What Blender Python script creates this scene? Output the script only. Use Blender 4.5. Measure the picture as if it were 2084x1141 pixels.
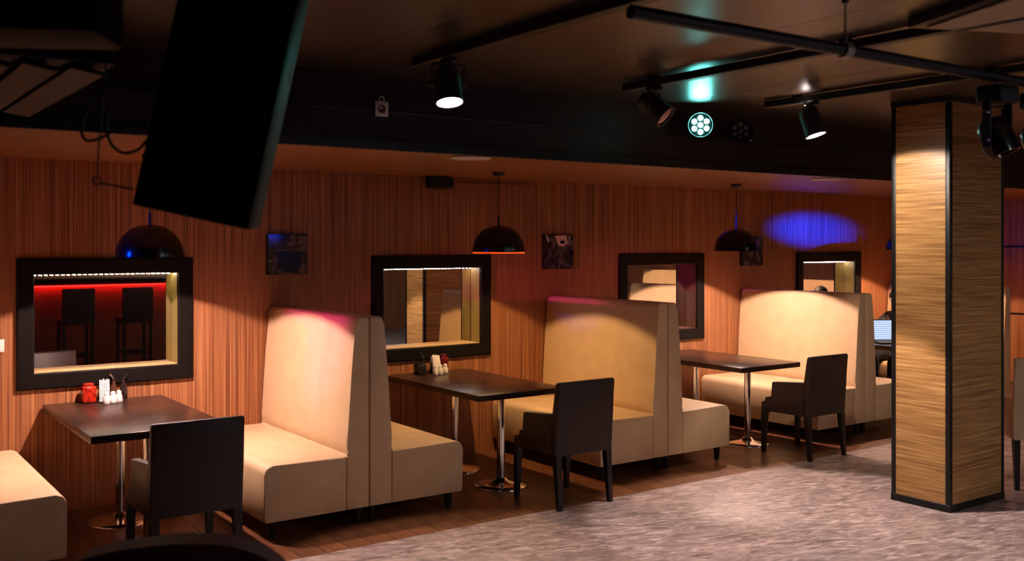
import bpy, bmesh, math, random
from mathutils import Vector, Matrix, Euler
random.seed(7)
for o in list(bpy.data.objects): bpy.data.objects.remove(o, do_unlink=True)
S = bpy.context.scene
COL = S.collection
PI = math.pi

# ---------------------------------------------------------------- camera, world, exposure
F_PX, YAW, CAM_Y, CAM_Z, HORIZON = 2038.56, 0.6176, -7.2706, 1.8125, 495.3
cam = bpy.data.cameras.new('camera')
cam.sensor_width = 36.0
cam.lens = F_PX / 2084 * 36.0
cam.shift_y = -(570.5 - HORIZON) / 2084
cam.clip_start = 0.05
cam.dof.use_dof = True
cam.dof.focus_distance = 8.3
cam.dof.aperture_fstop = 2.2
cam_o = bpy.data.objects.new('camera', cam)
COL.objects.link(cam_o)
cam_o.location = (0, CAM_Y, CAM_Z)
cam_o.rotation_euler = (PI/2, 0, -YAW)
S.camera = cam_o
w = bpy.data.worlds.new('world'); S.world = w; w.use_nodes = True
w.node_tree.nodes['Background'].inputs[0].default_value = (0.02, 0.015, 0.014, 1)
w.node_tree.nodes['Background'].inputs[1].default_value = 0.3
S.view_settings.view_transform = 'Standard'
S.view_settings.look = 'None'
S.view_settings.gamma = 1.0
S.view_settings.use_curve_mapping = False
S.view_settings.exposure = 0.0

# light levels
PENDANT_W = 150.0
SPOT_W = 280.0
FILL_W = 42.0

def spot(name, loc, target, watts, size_deg, blend=0.3, color=(1, 1, 1), radius=0.03):
    l = bpy.data.lights.new(name, 'SPOT')
    l.energy = watts; l.spot_size = math.radians(size_deg); l.spot_blend = blend
    l.color = color; l.shadow_soft_size = radius
    o = bpy.data.objects.new(name, l); COL.objects.link(o)
    o.location = loc
    d = Vector(target) - Vector(loc)
    o.rotation_euler = d.to_track_quat('-Z', 'Y').to_euler()
    return o

def area(name, loc, rot, watts, sx, sy, color=(1, 1, 1)):
    l = bpy.data.lights.new(name, 'AREA'); l.shape = 'RECTANGLE'
    l.size = sx; l.size_y = sy; l.energy = watts; l.color = color
    o = bpy.data.objects.new(name, l); COL.objects.link(o)
    o.location = loc; o.rotation_euler = rot
    return o

# ---------------------------------------------------------------- helpers
def srgb(r, g, b):
    f = lambda c: (c/255/12.92) if c/255 <= 0.04045 else ((c/255+0.055)/1.055)**2.4
    return (f(r), f(g), f(b), 1)

def mat(name, color, rough=0.5, metal=0.0, spec=0.5, emit=None, strength=0.0, trans=0.0, coat=0.0):
    m = bpy.data.materials.new(name); m.use_nodes = True
    b = m.node_tree.nodes['Principled BSDF']
    b.inputs['Base Color'].default_value = color
    b.inputs['Roughness'].default_value = rough
    b.inputs['Metallic'].default_value = metal
    b.inputs['Specular IOR Level'].default_value = spec
    b.inputs['Transmission Weight'].default_value = trans
    b.inputs['Coat Weight'].default_value = coat
    if emit:
        b.inputs['Emission Color'].default_value = emit
        b.inputs['Emission Strength'].default_value = strength
    return m

def tex_mat(name, stops, scale, rough=0.5, spec=0.5, noise_scale=1.0, detail=6, rough_noise=0.55, bump=0.0,
            stops2=None, scale2=None, mix=0.5, rot=(0, 0, 0), metal=0.0, distortion=0.0, random_value=0.0, turn=0.0):
    """stretched procedural noise through a colour ramp, on object coordinates"""
    m = bpy.data.materials.new(name); m.use_nodes = True
    nt = m.node_tree; N = nt.nodes; L = nt.links
    b = N['Principled BSDF']
    b.inputs['Roughness'].default_value = rough
    b.inputs['Specular IOR Level'].default_value = spec
    b.inputs['Metallic'].default_value = metal
    tc = N.new('ShaderNodeTexCoord')
    def layer(sc, st):
        mp = N.new('ShaderNodeMapping'); mp.inputs['Scale'].default_value = sc
        mp.inputs['Rotation'].default_value = rot
        src = tc.outputs['Object']
        if turn:
            m0 = N.new('ShaderNodeMapping'); m0.inputs['Rotation'].default_value = (0, 0, turn)
            L.new(src, m0.inputs['Vector']); src = m0.outputs['Vector']
        L.new(src, mp.inputs['Vector'])
        n = N.new('ShaderNodeTexNoise'); n.inputs['Scale'].default_value = noise_scale
        n.inputs['Detail'].default_value = detail; n.inputs['Roughness'].default_value = rough_noise
        n.inputs['Distortion'].default_value = distortion
        L.new(mp.outputs['Vector'], n.inputs['Vector'])
        r = N.new('ShaderNodeValToRGB')
        e = r.color_ramp.elements
        while len(e) > 1: e.remove(e[-1])
        e[0].position, e[0].color = st[0]
        for p, c in st[1:]:
            k = e.new(p); k.color = c
        L.new(n.outputs['Fac'], r.inputs['Fac'])
        return n, r
    n, r = layer(scale, stops)
    out = r.outputs['Color']
    if stops2:
        n2, r2 = layer(scale2, stops2)
        mx = N.new('ShaderNodeMix'); mx.data_type = 'RGBA'; mx.blend_type = 'MULTIPLY'
        mx.inputs['Factor'].default_value = mix
        L.new(out, mx.inputs[6]); L.new(r2.outputs['Color'], mx.inputs[7])
        out = mx.outputs[2]
    if random_value:
        oi = N.new('ShaderNodeObjectInfo')
        mr = N.new('ShaderNodeMapRange'); mr.inputs[3].default_value = 1-random_value; mr.inputs[4].default_value = 1+random_value
        L.new(oi.outputs['Random'], mr.inputs[0])
        hs = N.new('ShaderNodeHueSaturation')
        L.new(mr.outputs[0], hs.inputs['Value']); L.new(out, hs.inputs['Color'])
        out = hs.outputs['Color']
    L.new(out, b.inputs['Base Color'])
    if bump:
        bp = N.new('ShaderNodeBump'); bp.inputs['Strength'].default_value = bump; bp.inputs['Distance'].default_value = 0.002
        L.new(n.outputs['Fac'], bp.inputs['Height']); L.new(bp.outputs['Normal'], b.inputs['Normal'])
    return m

def link_mesh(name, bm, m, parent=None, smooth=None, loc=None):
    me = bpy.data.meshes.new(name); 
    bmesh.ops.recalc_face_normals(bm, faces=bm.faces)
    bm.to_mesh(me); bm.free()
    if smooth is not None:
        me.polygons.foreach_set('use_smooth', [True]*len(me.polygons))
        me.set_sharp_from_angle(angle=math.radians(smooth))
    if m: me.materials.append(m)
    o = bpy.data.objects.new(name, me); COL.objects.link(o)
    if parent: o.parent = parent
    if loc: o.location = loc
    return o

def box(bm, x0, x1, y0, y1, z0, z1, bev=0.0, seg=2):
    r = bmesh.ops.create_cube(bm, size=1.0)
    vs = r['verts']
    bmesh.ops.scale(bm, vec=(x1-x0, y1-y0, z1-z0), verts=vs)
    bmesh.ops.translate(bm, vec=((x0+x1)/2, (y0+y1)/2, (z0+z1)/2), verts=vs)
    if bev:
        es = list({e for v in vs for e in v.link_edges})
        bmesh.ops.bevel(bm, geom=es, offset=bev, segments=seg, profile=0.5, affect='EDGES')
    return vs

def boxes(*specs, bev=0.0, seg=2):
    bm = bmesh.new()
    for s in specs: box(bm, *s, bev=bev, seg=seg)
    return bm

def cyl(bm, p0, p1, r0, r1=None, seg=16, cap=True):
    r1 = r0 if r1 is None else r1
    p0, p1 = Vector(p0), Vector(p1)
    d = p1 - p0
    r = bmesh.ops.create_cone(bm, cap_ends=cap, segments=seg, radius1=r0, radius2=r1, depth=d.length)
    q = d.to_track_quat('Z', 'Y').to_matrix().to_4x4()
    bmesh.ops.transform(bm, matrix=Matrix.Translation((p0+p1)/2) @ q, verts=r['verts'])
    return r['verts']

def lathe(bm, prof, seg=32, centre=(0, 0, 0)):
    rings = []
    cx, cy, cz = centre
    for r, z in prof:
        if r < 1e-5: rings.append([bm.verts.new((cx, cy, cz+z))])
        else: rings.append([bm.verts.new((cx+r*math.cos(2*PI*i/seg), cy+r*math.sin(2*PI*i/seg), cz+z)) for i in range(seg)])
    for a, b in zip(rings, rings[1:]):
        for i in range(seg):
            j = (i+1) % seg
            if len(a) == 1 and len(b) > 1: bm.faces.new((a[0], b[i], b[j]))
            elif len(b) == 1 and len(a) > 1: bm.faces.new((a[i], a[j], b[0]))
            elif len(a) > 1: bm.faces.new((a[i], a[j], b[j], b[i]))

def tube(bm, pts, r, seg=8, closed=False):
    pts = [Vector(p) for p in pts]
    n = len(pts); rings = []
    up = Vector((0.13, 0.21, 0.97)).normalized()
    for i, p in enumerate(pts):
        a = pts[i-1] if (i or closed) else pts[0]
        b = pts[(i+1) % n] if (i < n-1 or closed) else pts[-1]
        t = (b-a).normalized()
        u = t.cross(up)
        if u.length < 1e-3: u = t.orthogonal()
        u.normalize(); v = t.cross(u)
        rr = r[i] if isinstance(r, (list, tuple)) else r
        rings.append([bm.verts.new(p + u*rr*math.cos(2*PI*k/seg) + v*rr*math.sin(2*PI*k/seg)) for k in range(seg)])
    pairs = list(zip(rings, rings[1:])) + ([(rings[-1], rings[0])] if closed else [])
    for A, B in pairs:
        for k in range(seg):
            bm.faces.new((A[k], A[(k+1) % seg], B[(k+1) % seg], B[k]))
    if not closed:
        bm.faces.new(rings[0]); bm.faces.new(rings[-1])

def prism_xz(bm, prof, y0, y1, bev=0.0, seg=2):
    """extrude an outline in x-z along y"""
    a = [bm.verts.new((x, y0, z)) for x, z in prof]
    b = [bm.verts.new((x, y1, z)) for x, z in prof]
    n = len(prof)
    fs = [bm.faces.new(a), bm.faces.new(b)]
    for i in range(n):
        fs.append(bm.faces.new((a[i], a[(i+1) % n], b[(i+1) % n], b[i])))
    if bev:
        es = [e for f in fs[:2] for e in f.edges]
        bmesh.ops.bevel(bm, geom=list(set(es)), offset=bev, segments=seg, profile=0.5, affect='EDGES')

def tag(o, label=None, cat=None, group=None, kind=None):
    if label: o['label'] = label
    if cat: o['category'] = cat
    if group: o['group'] = group
    if kind: o['kind'] = kind
    return o

def thing(name, label, cat, loc=(0, 0, 0), rz=0.0, group=None):
    o = bpy.data.objects.new(name, None); COL.objects.link(o)
    o.location = loc; o.rotation_euler = (0, 0, rz); o.empty_display_size = 0.1
    return tag(o, label, cat, group)

def copy_tree(o, parent=None):
    c = o.copy(); COL.objects.link(c)
    if parent: c.parent = parent
    for ch in list(o.children): copy_tree(ch, c)
    return c

def copy_thing(o, label, loc, rz=None):
    c = copy_tree(o); c['label'] = label; c.location = loc
    if rz is not None: c.rotation_euler = (0, 0, rz)
    return c

def swap(root, old, new):
    for ch in root.children_recursive:
        if ch.type == 'MESH':
            for s in ch.material_slots:
                if s.material == old:
                    s.link = 'OBJECT'; s.material = new

# ---------------------------------------------------------------- materials
M = {}
M['wall_wood'] = tex_mat('zebrano_veneer', [(0.30, srgb(92, 54, 34)), (0.45, srgb(148, 92, 58)), (0.56, srgb(174, 116, 76)), (0.72, srgb(204, 148, 102))],
                         (125, 125, 0.7), rough=0.42, spec=0.35, detail=5, bump=0.15,
                         stops2=[(0.3, (0.55, 0.5, 0.47, 1)), (0.6, (1, 1, 1, 1))], scale2=(30, 30, 0.25), mix=0.4)
M['soffit_wood'] = tex_mat('soffit_veneer', [(0.3, srgb(104, 62, 34)), (0.5, srgb(150, 96, 56)), (0.7, srgb(180, 122, 74))],
                           (1.0, 45, 45), rough=0.4, detail=5)
M['pillar_wood'] = tex_mat('pillar_veneer', [(0.25, srgb(110, 74, 40)), (0.43, srgb(156, 112, 64)), (0.55, srgb(180, 134, 80)), (0.75, srgb(208, 166, 108))],
                           (2.5, 2.5, 110), rough=0.4, spec=0.4, detail=5, bump=0.3,
                           stops2=[(0.3, (0.55, 0.5, 0.45, 1)), (0.6, (1, 1, 1, 1))], scale2=(0.8, 0.8, 22), mix=0.35)
M['panel_wood'] = tex_mat('end_wall_veneer', [(0.3, srgb(120, 74, 46)), (0.5, srgb(160, 106, 68)), (0.7, srgb(180, 128, 86))],
                          (40, 40, 0.8), rough=0.45, detail=4)
M['plank'] = tex_mat('dark_floorboard', [(0.3, srgb(62, 36, 22)), (0.5, srgb(104, 64, 40)), (0.7, srgb(134, 86, 54))],
                     (42, 2.5, 20), rough=0.34, spec=0.4, detail=6, random_value=0.16)
M['vinyl'] = tex_mat('grey_slate_vinyl', [(0.30, srgb(70, 58, 55)), (0.43, srgb(120, 101, 95)), (0.54, srgb(152, 131, 124)), (0.68, srgb(202, 180, 170))],
                     (4.0, 15.0, 3), rough=0.36, spec=0.45, noise_scale=1.5, detail=10, rough_noise=0.68, distortion=1.3, turn=0.30, random_value=0.03, bump=0.12)
M['seam_dark'] = mat('dark_joint', srgb(30, 25, 24), 0.8)
M['soffit_face'] = tex_mat('dark_soffit_paint', [(0.3, srgb(38, 30, 29)), (0.7, srgb(46, 37, 35))], (1, 8, 8), rough=0.5, spec=0.3)
M['ceiling'] = tex_mat('satin_brown_ceiling', [(0.3, srgb(52, 37, 27)), (0.7, srgb(62, 45, 33))], (1.5, 1.5, 1.5), rough=0.33, spec=0.6)
M['black'] = mat('black_paint', srgb(16, 15, 15), 0.45, spec=0.4)
M['black_wood'] = tex_mat('wenge_frame', [(0.3, srgb(17, 14, 13)), (0.7, srgb(24, 19, 17))], (6, 30, 6), rough=0.5, spec=0.12)
M['black_gloss'] = mat('glossy_black_lacquer', srgb(9, 9, 10), 0.2, spec=0.5)
M['black_plastic'] = mat('black_plastic', srgb(14, 14, 15), 0.55, spec=0.3)
M['speaker_black'] = tex_mat('textured_speaker_paint', [(0.3, srgb(7, 7, 7)), (0.7, srgb(11, 10, 10))], (90, 90, 90), rough=0.6, spec=0.12)
M['cream'] = tex_mat('cream_leatherette', [(0.3, srgb(214, 181, 139)), (0.7, srgb(224, 193, 150))], (7, 7, 7), rough=0.5, spec=0.35, bump=0.06)
M['cream_seam'] = mat('shadowed_seam', srgb(110, 82, 56), 0.7)
M['tabletop'] = tex_mat('dark_oak_top', [(0.3, srgb(30, 17, 13)), (0.5, srgb(46, 28, 21)), (0.7, srgb(66, 41, 31))], (26, 2.0, 10), rough=0.28, spec=0.22, detail=6)
M['chrome'] = mat('chrome', (0.8, 0.79, 0.78, 1), 0.12, metal=1.0)
M['leather'] = tex_mat('dark_brown_leather', [(0.3, srgb(46, 31, 27)), (0.7, srgb(56, 39, 34))], (40, 40, 40), rough=0.5, spec=0.35, bump=0.1)
M['dark_leg'] = tex_mat('wenge_leg', [(0.3, srgb(18, 14, 13)), (0.7, srgb(28, 21, 19))], (20, 20, 2), rough=0.4, spec=0.4)
M['mirror'] = mat('mirror_silver', (0.86, 0.84, 0.8, 1), 0.015, metal=1.0)
M['recess'] = tex_mat('recess_veneer', [(0.3, srgb(116, 100, 46)), (0.7, srgb(140, 122, 62))], (30, 30, 2), rough=0.45)
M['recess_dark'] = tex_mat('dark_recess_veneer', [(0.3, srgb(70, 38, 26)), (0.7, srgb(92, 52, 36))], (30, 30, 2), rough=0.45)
M['led_white'] = mat('white_led', (0.2, 0.2, 0.2, 1), 0.4, emit=(1.0, 0.86, 0.62, 1), strength=150.0)
M['led_violet'] = mat('cool_led', (0.2, 0.2, 0.2, 1), 0.4, emit=(1.0, 0.84, 0.80, 1), strength=150.0)
M['led_off'] = mat('unlit_led', srgb(190, 180, 160), 0.4)
M['lining'] = mat('warm_shade_lining', srgb(120, 62, 36), 0.5)
M['white'] = mat('white_ceramic', srgb(232, 226, 218), 0.35)
M['paper'] = mat('white_paper', srgb(240, 234, 226), 0.8)
M['plate'] = mat('white_switch_plastic', srgb(226, 216, 206), 0.4)
M['grey_metal'] = mat('grey_metal', srgb(82, 78, 74), 0.42, metal=0.6)
M['dark_metal'] = mat('dark_metal', srgb(38, 35, 33), 0.45, metal=0.3)
M['ac_panel'] = mat('cassette_plastic', srgb(46, 34, 22), 0.55, spec=.25)
M['downlight'] = mat('frosted_downlight', srgb(226, 200, 190), 0.5)

# ---------------------------------------------------------------- room shell
X0, X1, Y0 = -2.6, 12.8, -11.0
ZS, ZC, YS = 2.378, 2.81, -2.0     # soffit underside, upper ceiling, soffit face
def structure(name, bm, m, smooth=None):
    o = link_mesh(name, bm, m, smooth=smooth); o['kind'] = 'structure'; return o

# floor: a slab with floorboards near the wall and big vinyl tiles in front
floor = structure('floor', boxes((X0-.1, X1+.1, Y0-.1, 0.2, -0.10, -0.012)), M['seam_dark'])
plank_me = {}
row_w = 0.155
YB = -1.86
k = 0
x = X0
while x < X1-.01:
    # boards run away from the wall, each row split at a staggered joint
    cut = (-0.62, -1.24, -0.95)[k % 3]
    for y1, y0 in ((0.0, cut), (cut, YB)):
        key = (round(y1-y0, 3), round(min(row_w, X1-x), 3))
        if key not in plank_me:
            o = link_mesh('plank', boxes((0, key[1]-0.0015, 0, key[0]-0.0015, -0.012, 0.0), bev=0.001, seg=1), M['plank'], floor); plank_me[key] = o.data
        else:
            o = bpy.data.objects.new('plank', plank_me[key]); COL.objects.link(o); o.parent = floor
        o.location = (x, y0, 0)
    x += row_w; k += 1
# big vinyl tiles in front of the boards
tw_, th_ = 1.83, 2.4
tile_me = None
ty = YB
xs0 = 5.12 - 4*tw_
for r in range(4):
    for c_ in range(9):
        a = xs0 + c_*tw_; b = a+tw_
        y1 = ty - r*th_; y0 = y1-th_
        a, b, y0 = max(a, X0), min(b, X1), max(y0, Y0)
        if b-a < .05 or y1-y0 < .05: continue
        o = link_mesh('vinyl_tile', boxes((a, b-0.002, y0+0.002, y1, -0.012, 0.0), bev=0.0008, seg=1), M['vinyl'], floor)

# back wall with four openings for the recessed mirrors
WX = [1.158, 3.765, 6.417, 9.044]
MW, FR = 1.158, 0.105
MZ0, MZ1 = 0.842, 1.713
OPEN = [(x+FR, x+MW-FR) for x in WX]
oz0, oz1 = MZ0+FR, MZ1-FR
bm = bmesh.new()
T = 0.2
box(bm, X0, X1, 0, T, -0.1, oz0); box(bm, X0, X1, 0, T, oz1, ZC+.1)
prev = X0
for a, b in OPEN:
    box(bm, prev, a, 0, T, oz0, oz1); prev = b
box(bm, prev, X1, 0, T, oz0, oz1)
wall_back = structure('wall_back', bm, M['wall_wood'])

wl = structure('wall_left', boxes((X0-.15, X0, Y0, T, -.1, ZC+.1)), M['panel_wood'])
wf = structure('wall_front', boxes((X0-.15, X1+.15, Y0-.15, Y0, -.1, ZC+.1)), M['panel_wood'])
# right end wall: panels between dark horizontal joints
wr = structure('wall_right', boxes((X1+.02, X1+.17, Y0, T, -.1, ZC+.1)), M['black'])
zs = [0.0, 0.905, 1.775, 2.45, ZC]
ps = [0.0, -1.35, -2.7, -4.05, -5.4, -6.75, -8.1, -9.45, Y0]
for z0, z1 in zip(zs, zs[1:]):
    for a, b in zip(ps, ps[1:]):
        link_mesh('wall_panel', boxes((X1, X1+.02, b+.002, a-.002, z0+.014, z1-.014), bev=.002, seg=1), M['panel_wood'], wr)

# ceiling: dark slab with glossy panels that run towards the wall
ceil = structure('ceiling', boxes((X0-.1, X1+.1, Y0-.1, 0.0, ZC+.012, ZC+.12)), M['seam_dark'])
px = 5.05 - 6*1.35
while px < X1:
    a, b = max(px, X0), min(px+1.35, X1)
    if b-a > .05:
        for y0, y1 in ((Y0, -6.5), (-6.5, YS)):
            link_mesh('ceiling_panel', boxes((a+.002, b-.002, y0+.002, y1-.002, ZC, ZC+.012), bev=.0015, seg=1), M['ceiling'], ceil)
    px += 1.35
# lowered soffit over the booths
soff = structure('ceiling_soffit', boxes((X0, X1, YS, -.001, ZS+.012, ZC+.01)), M['soffit_face'])
link_mesh('soffit_underside', boxes((X0, X1, YS+.03, -.001, ZS, ZS+.012)), M['soffit_wood'], soff)
link_mesh('soffit_edge', boxes((X0, X1, YS-.012, YS+.03, ZS-.012, ZS+.045), (X0, X1, YS-.008, YS, ZS+.21, ZS+.222), bev=.002, seg=1), M['black'], soff)
link_mesh('cable_trunking', boxes((4.42, 5.32, -.016, -.001, 2.325, 2.337), bev=.002, seg=1), M['wall_wood'], wall_back)

# ---------------------------------------------------------------- mirrors in lit recesses
def make_mirror(x, label, led, recess, power, col, tilt=0.0, nled=26):
    t = thing('wall_mirror', label, 'mirror', (x+MW/2, 0, (MZ0+MZ1)/2))
    hw, hh = MW/2, (MZ1-MZ0)/2
    iw, ih = hw-FR, hh-FR
    bm = bmesh.new()
    y0, y1 = -0.028, -0.001
    # mitred frame, profiled
    def ring(w_, h_, y): return [bm.verts.new(p) for p in ((-w_, y, -h_), (w_, y, -h_), (w_, y, h_), (-w_, y, h_))]
    R_ = [ring(hw, hh, y1), ring(hw, hh, y0+.006), ring(hw-.008, hh-.008, y0), ring(iw+.006, ih+.006, y0), ring(iw, ih, y0+.006), ring(iw, ih, 0.0)]
    for A, B in zip(R_, R_[1:]):
        for k in range(4): bm.faces.new((A[k], A[(k+1) % 4], B[(k+1) % 4], B[k]))
    link_mesh('frame', bm, M['black_wood'], t)
    D = 0.13
    e = .0015
    for s in (-1, 1):
        xx = s*(iw-.004)
        link_mesh('recess_side', boxes((min(xx, s*(iw-e)), max(xx, s*(iw-e)), 0, D, -ih+e, ih-e)), recess, t)
    link_mesh('recess_sill', boxes((-iw+.004, iw-.004, 0, D, -ih+e, -ih+.006)), M['cream_sill'] if recess is M['recess'] else recess, t)
    link_mesh('recess_top', boxes((-iw+.004, iw-.004, 0, D, ih-.006, ih-e)), M['black_wood'], t)
    g = link_mesh('mirror_glass', boxes((-iw+.004, iw-.004, 0, .004, -ih+.006, ih-.006)), M['mirror'], t, loc=(0, D, 0))
    g.rotation_euler = (0, 0, tilt)
    st = link_mesh('led_strip', boxes((-iw+.01, iw-.012, D-.026, D-.014, ih-.0085, ih-.006)), M['white'], t)
    bm0 = boxes((-.006, .006, -.004, .004, -.005, 0), bev=.0015, seg=1)
    me = None
    for k in range(nled):
        xk = -iw+.028 + (2*iw-.056)*k/(nled-1)
        if me is None:
            o = link_mesh('led', bm0, led, st); me = o.data
        else:
            o = bpy.data.objects.new('led', me); COL.objects.link(o); o.parent = st
        o.location = (xk, D-.02, ih-.0085)
    return t
M['cream_sill'] = tex_mat('pale_sill', [(0.3, srgb(200, 160, 108)), (0.7, srgb(220, 182, 130))], (2, 30, 30), rough=0.4)
make_mirror(WX[0], 'black framed recessed mirror with dotted light strip showing red lit bar', M['led_white'], M['recess'], 0.9, (1, .86, .6))
make_mirror(WX[1], 'black framed recessed mirror with violet light strip showing wooden pillar', M['led_violet'], M['recess'], 0.9, (1, .88, .55), tilt=.0125)
make_mirror(WX[2], 'black framed recessed mirror with unlit strip and dark brown sides', M['led_off'], M['recess_dark'], 0, None)
make_mirror(WX[3], 'black framed recessed mirror below the blue light patch on the wall', M['led_violet'], M['recess'], 0.9, (1, .9, .5))

# ---------------------------------------------------------------- booth benches
BD, HB, SD, HS, HSB, BT, BR = 1.465, 1.337, 0.712, 0.46, 0.114, 0.0994, 0.168
def make_bench(sign, label, loc):
    """sign -1: seat faces -x; origin at the gap on the floor, on the wall line"""
    t = thing('booth_bench', label, 'bench', loc, 0, 'high backed booth benches along the wall')
    y0, y1 = -BD, -0.012
    # backrest: slanted front, slight roll at the bottom and top
    prof = [(0.004, HSB), (0.004, HB-.012), (0.016, HB), (BT-.02, HB), (BT-.004, HB-.014), (BT+.004, HB-.05), (BT+.03, HB-.34),
            (BR-.012, HS+.14), (BR-.002, HS+.075), (BR-.006, HS+.03), (BR-.018, HS+.005), (BR-.006, HS-.008), (BR-.006, HSB)]
    bm = bmesh.new(); prism_xz(bm, [(sign*x, z) for x, z in prof], y0, y1, bev=.012, seg=2)
    link_mesh('backrest', bm, M['cream'], t, smooth=40)
    # seat block with rounded nose
    r = .055
    nose = [(SD-r+r*math.sin(a), HS-r+r*math.cos(a)) for a in [k*PI/12 for k in range(7)]]
    prof = [(BR-.004, HSB), (BR-.004, HS)] + nose + [(SD, HSB+.02), (SD-.012, HSB)]
    bm = bmesh.new(); prism_xz(bm, [(sign*x, z) for x, z in prof], y0, y1, bev=.010, seg=2)
    link_mesh('seat', bm, M['cream'], t, smooth=40)
    # piping seams round the end panel
    for x in (SD-.075, 0.05):
        for y in (y0+.075, y1-.1):
            bm = bmesh.new(); cyl(bm, (0, 0, 0), (0, 0, HSB+.004), .020, .030, 12)
            link_mesh('leg', bm, M['dark_leg'], t, smooth=40, loc=(sign*x, y, 0))
    return t
BX = [0.463, 2.998, 5.655, 8.243, 10.86]
def bench_pair(i, l_label, r_label):
    out = []
    if l_label: out.append(make_bench(-1, l_label, (BX[i], 0, 0)))
    if r_label: out.append(make_bench(1, r_label, (BX[i], 0, 0)))
    return out
bench_pair(0, None, 'cream booth bench cut by the left picture edge, only its seat showing')
bench_pair(1, 'cream booth bench with pink lit backrest to the right of the nearest table', 'cream booth bench behind the pink lit one, left of the middle table')
bench_pair(2, 'cream booth bench with amber lit backrest, right of the middle table', 'cream booth bench back to back with the amber lit one, left of the third table')
bench_pair(3, 'cream booth bench with brightest peach lit backrest, right of the third table', 'cream booth bench next to the wooden pillar, beside the laptop')
bench_pair(4, 'cream booth bench mostly hidden behind the pillar, with the person sitting on it', None)

# ---------------------------------------------------------------- tables
TH = 0.738
def make_table(label, loc):
    t = thing('dining_table', label, 'table', loc, 0, 'dark pedestal tables in the booths')
    w_, d_ = 0.78, 1.36
    link_mesh('tabletop', boxes((-w_/2, w_/2, -d_, 0, TH-.045, TH), bev=.005, seg=2), M['tabletop'], t, smooth=40)
    for yy in (-.43, -1.08):
        p = bpy.data.objects.new('pedestal', None)
        bm = bmesh.new(); lathe(bm, [(.0, 0), (.205, 0), (.205, .006), (.198, .012), (.15, .022), (.07, .034), (.045, .05), (.036, .06), (0, .06)], 40)
        p = link_mesh('pedestal_base', bm, M['chrome'], t, smooth=50, loc=(0, yy, 0))
        bm = bmesh.new(); lathe(bm, [(.0, .055), (.030, .055), (.030, TH-.06), (.0, TH-.06)], 24)
        link_mesh('pole', bm, M['chrome'], p, smooth=40)
        link_mesh('mounting_plate', boxes((-.14, .14, -.14, .14, TH-.06, TH-.045), bev=.002, seg=1), M['black'], p)
    return t
TX = [1.705, 4.285, 7.01, 9.66]
tl = ['dark wooden pedestal table nearest the camera, below the red lit mirror', 'dark wooden pedestal table below the violet strip mirror, middle of three',
      'dark wooden pedestal table farthest of three, beside the peach lit bench', 'dark wooden table behind the pillar carrying the open laptop']
tb0 = make_table(tl[0], (TX[0], -.015, 0))
for k in (1, 2, 3): copy_thing(tb0, tl[k], (TX[k], -.015, 0))

# ---------------------------------------------------------------- dark armchairs
def make_chair(label, loc, upholstery, leg, rz=0.0, width=.50, hback=.87, name='armchair', group='dark leather armchairs at the tables'):
    """faces +y, origin on floor under the middle of the seat"""
    t = thing(name, label, 'chair', loc, rz, group)
    hw = width/2
    # seat
    bm = boxes((-hw+.045, hw-.045, -.19, .25, .385, .475), bev=.018, seg=3)
    link_mesh('seat', bm, upholstery, t, smooth=50)
    bm = boxes((-hw+.005, hw-.005, .16, .252, .37, .44), bev=.012, seg=2)
    link_mesh('seat_rail', bm, upholstery, t, smooth=50)
    # back, leaning slightly
    bm = bmesh.new()
    pr = [(-.19, .365), (-.25, .365), (-.262, .62), (-.285, hback-.015), (-.276, hback), (-.25, hback), (-.238, hback-.012), (-.205, .62), (-.185, .45)]
    vs0 = len(bm.verts)
    a = [bm.verts.new((-hw, y, z)) for y, z in pr]; b = [bm.verts.new((hw, y, z)) for y, z in pr]
    fs = [bm.faces.new(a), bm.faces.new(b)]
    n = len(pr)
    for i in range(n): bm.faces.new((a[i], a[(i+1) % n], b[(i+1) % n], b[i]))
    bmesh.ops.bevel(bm, geom=list({e for f in fs for e in f.edges}), offset=.012, segments=2, profile=.5, affect='EDGES')
    link_mesh('backrest', bm, upholstery, t, smooth=45)
    # arms: solid side panels
    for s in (-1, 1):
        bm = bmesh.new()
        pr = [(-.225, .365), (.20, .365), (.20, .43), (.135, .44), (.13, .61), (.12, .625), (-.225, .655)]
        x0_, x1_ = sorted((s*hw, s*(hw-.05)))
        a = [bm.verts.new((x0_, y, z)) for y, z in pr]; b = [bm.verts.new((x1_, y, z)) for y, z in pr]
        fs = [bm.faces.new(a), bm.faces.new(b)]
        n = len(pr)
        for i in range(n): bm.faces.new((a[i], a[(i+1) % n], b[(i+1) % n], b[i]))
        bmesh.ops.bevel(bm, geom=list({e for f in fs for e in f.edges}), offset=.008, segments=2, profile=.5, affect='EDGES')
        link_mesh('armrest', bm, upholstery, t, smooth=45)
    for sx in (-1, 1):
        for y, dy in ((.225, .012), (-.225, -.03)):
            bm = bmesh.new()
            h = .37
            x = sx*(hw-.028)
            top = [(x-.024, y-.024, h), (x+.024, y-.024, h), (x+.024, y+.024, h), (x-.024, y+.024, h)]
            bot = [(x+sx*.004-.015, y+dy-.015, 0), (x+sx*.004+.015, y+dy-.015, 0), (x+sx*.004+.015, y+dy+.015, 0), (x+sx*.004-.015, y+dy+.015, 0)]
            A = [bm.verts.new(p) for p in top]; B = [bm.verts.new(p) for p in bot]
            bm.faces.new(A); bm.faces.new(B)
            for i in range(4): bm.faces.new((A[i], A[(i+1) % 4], B[(i+1) % 4], B[i]))
            link_mesh('leg', bm, leg, t)
    return t
ch = make_chair('dark brown leather armchair nearest the camera, back turned, at the left table', (1.735, -1.67, 0), M['leather'], M['dark_leg'])
copy_thing(ch, 'dark brown leather armchair at the end of the middle table', (4.415, -1.67, 0), 0)
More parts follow.
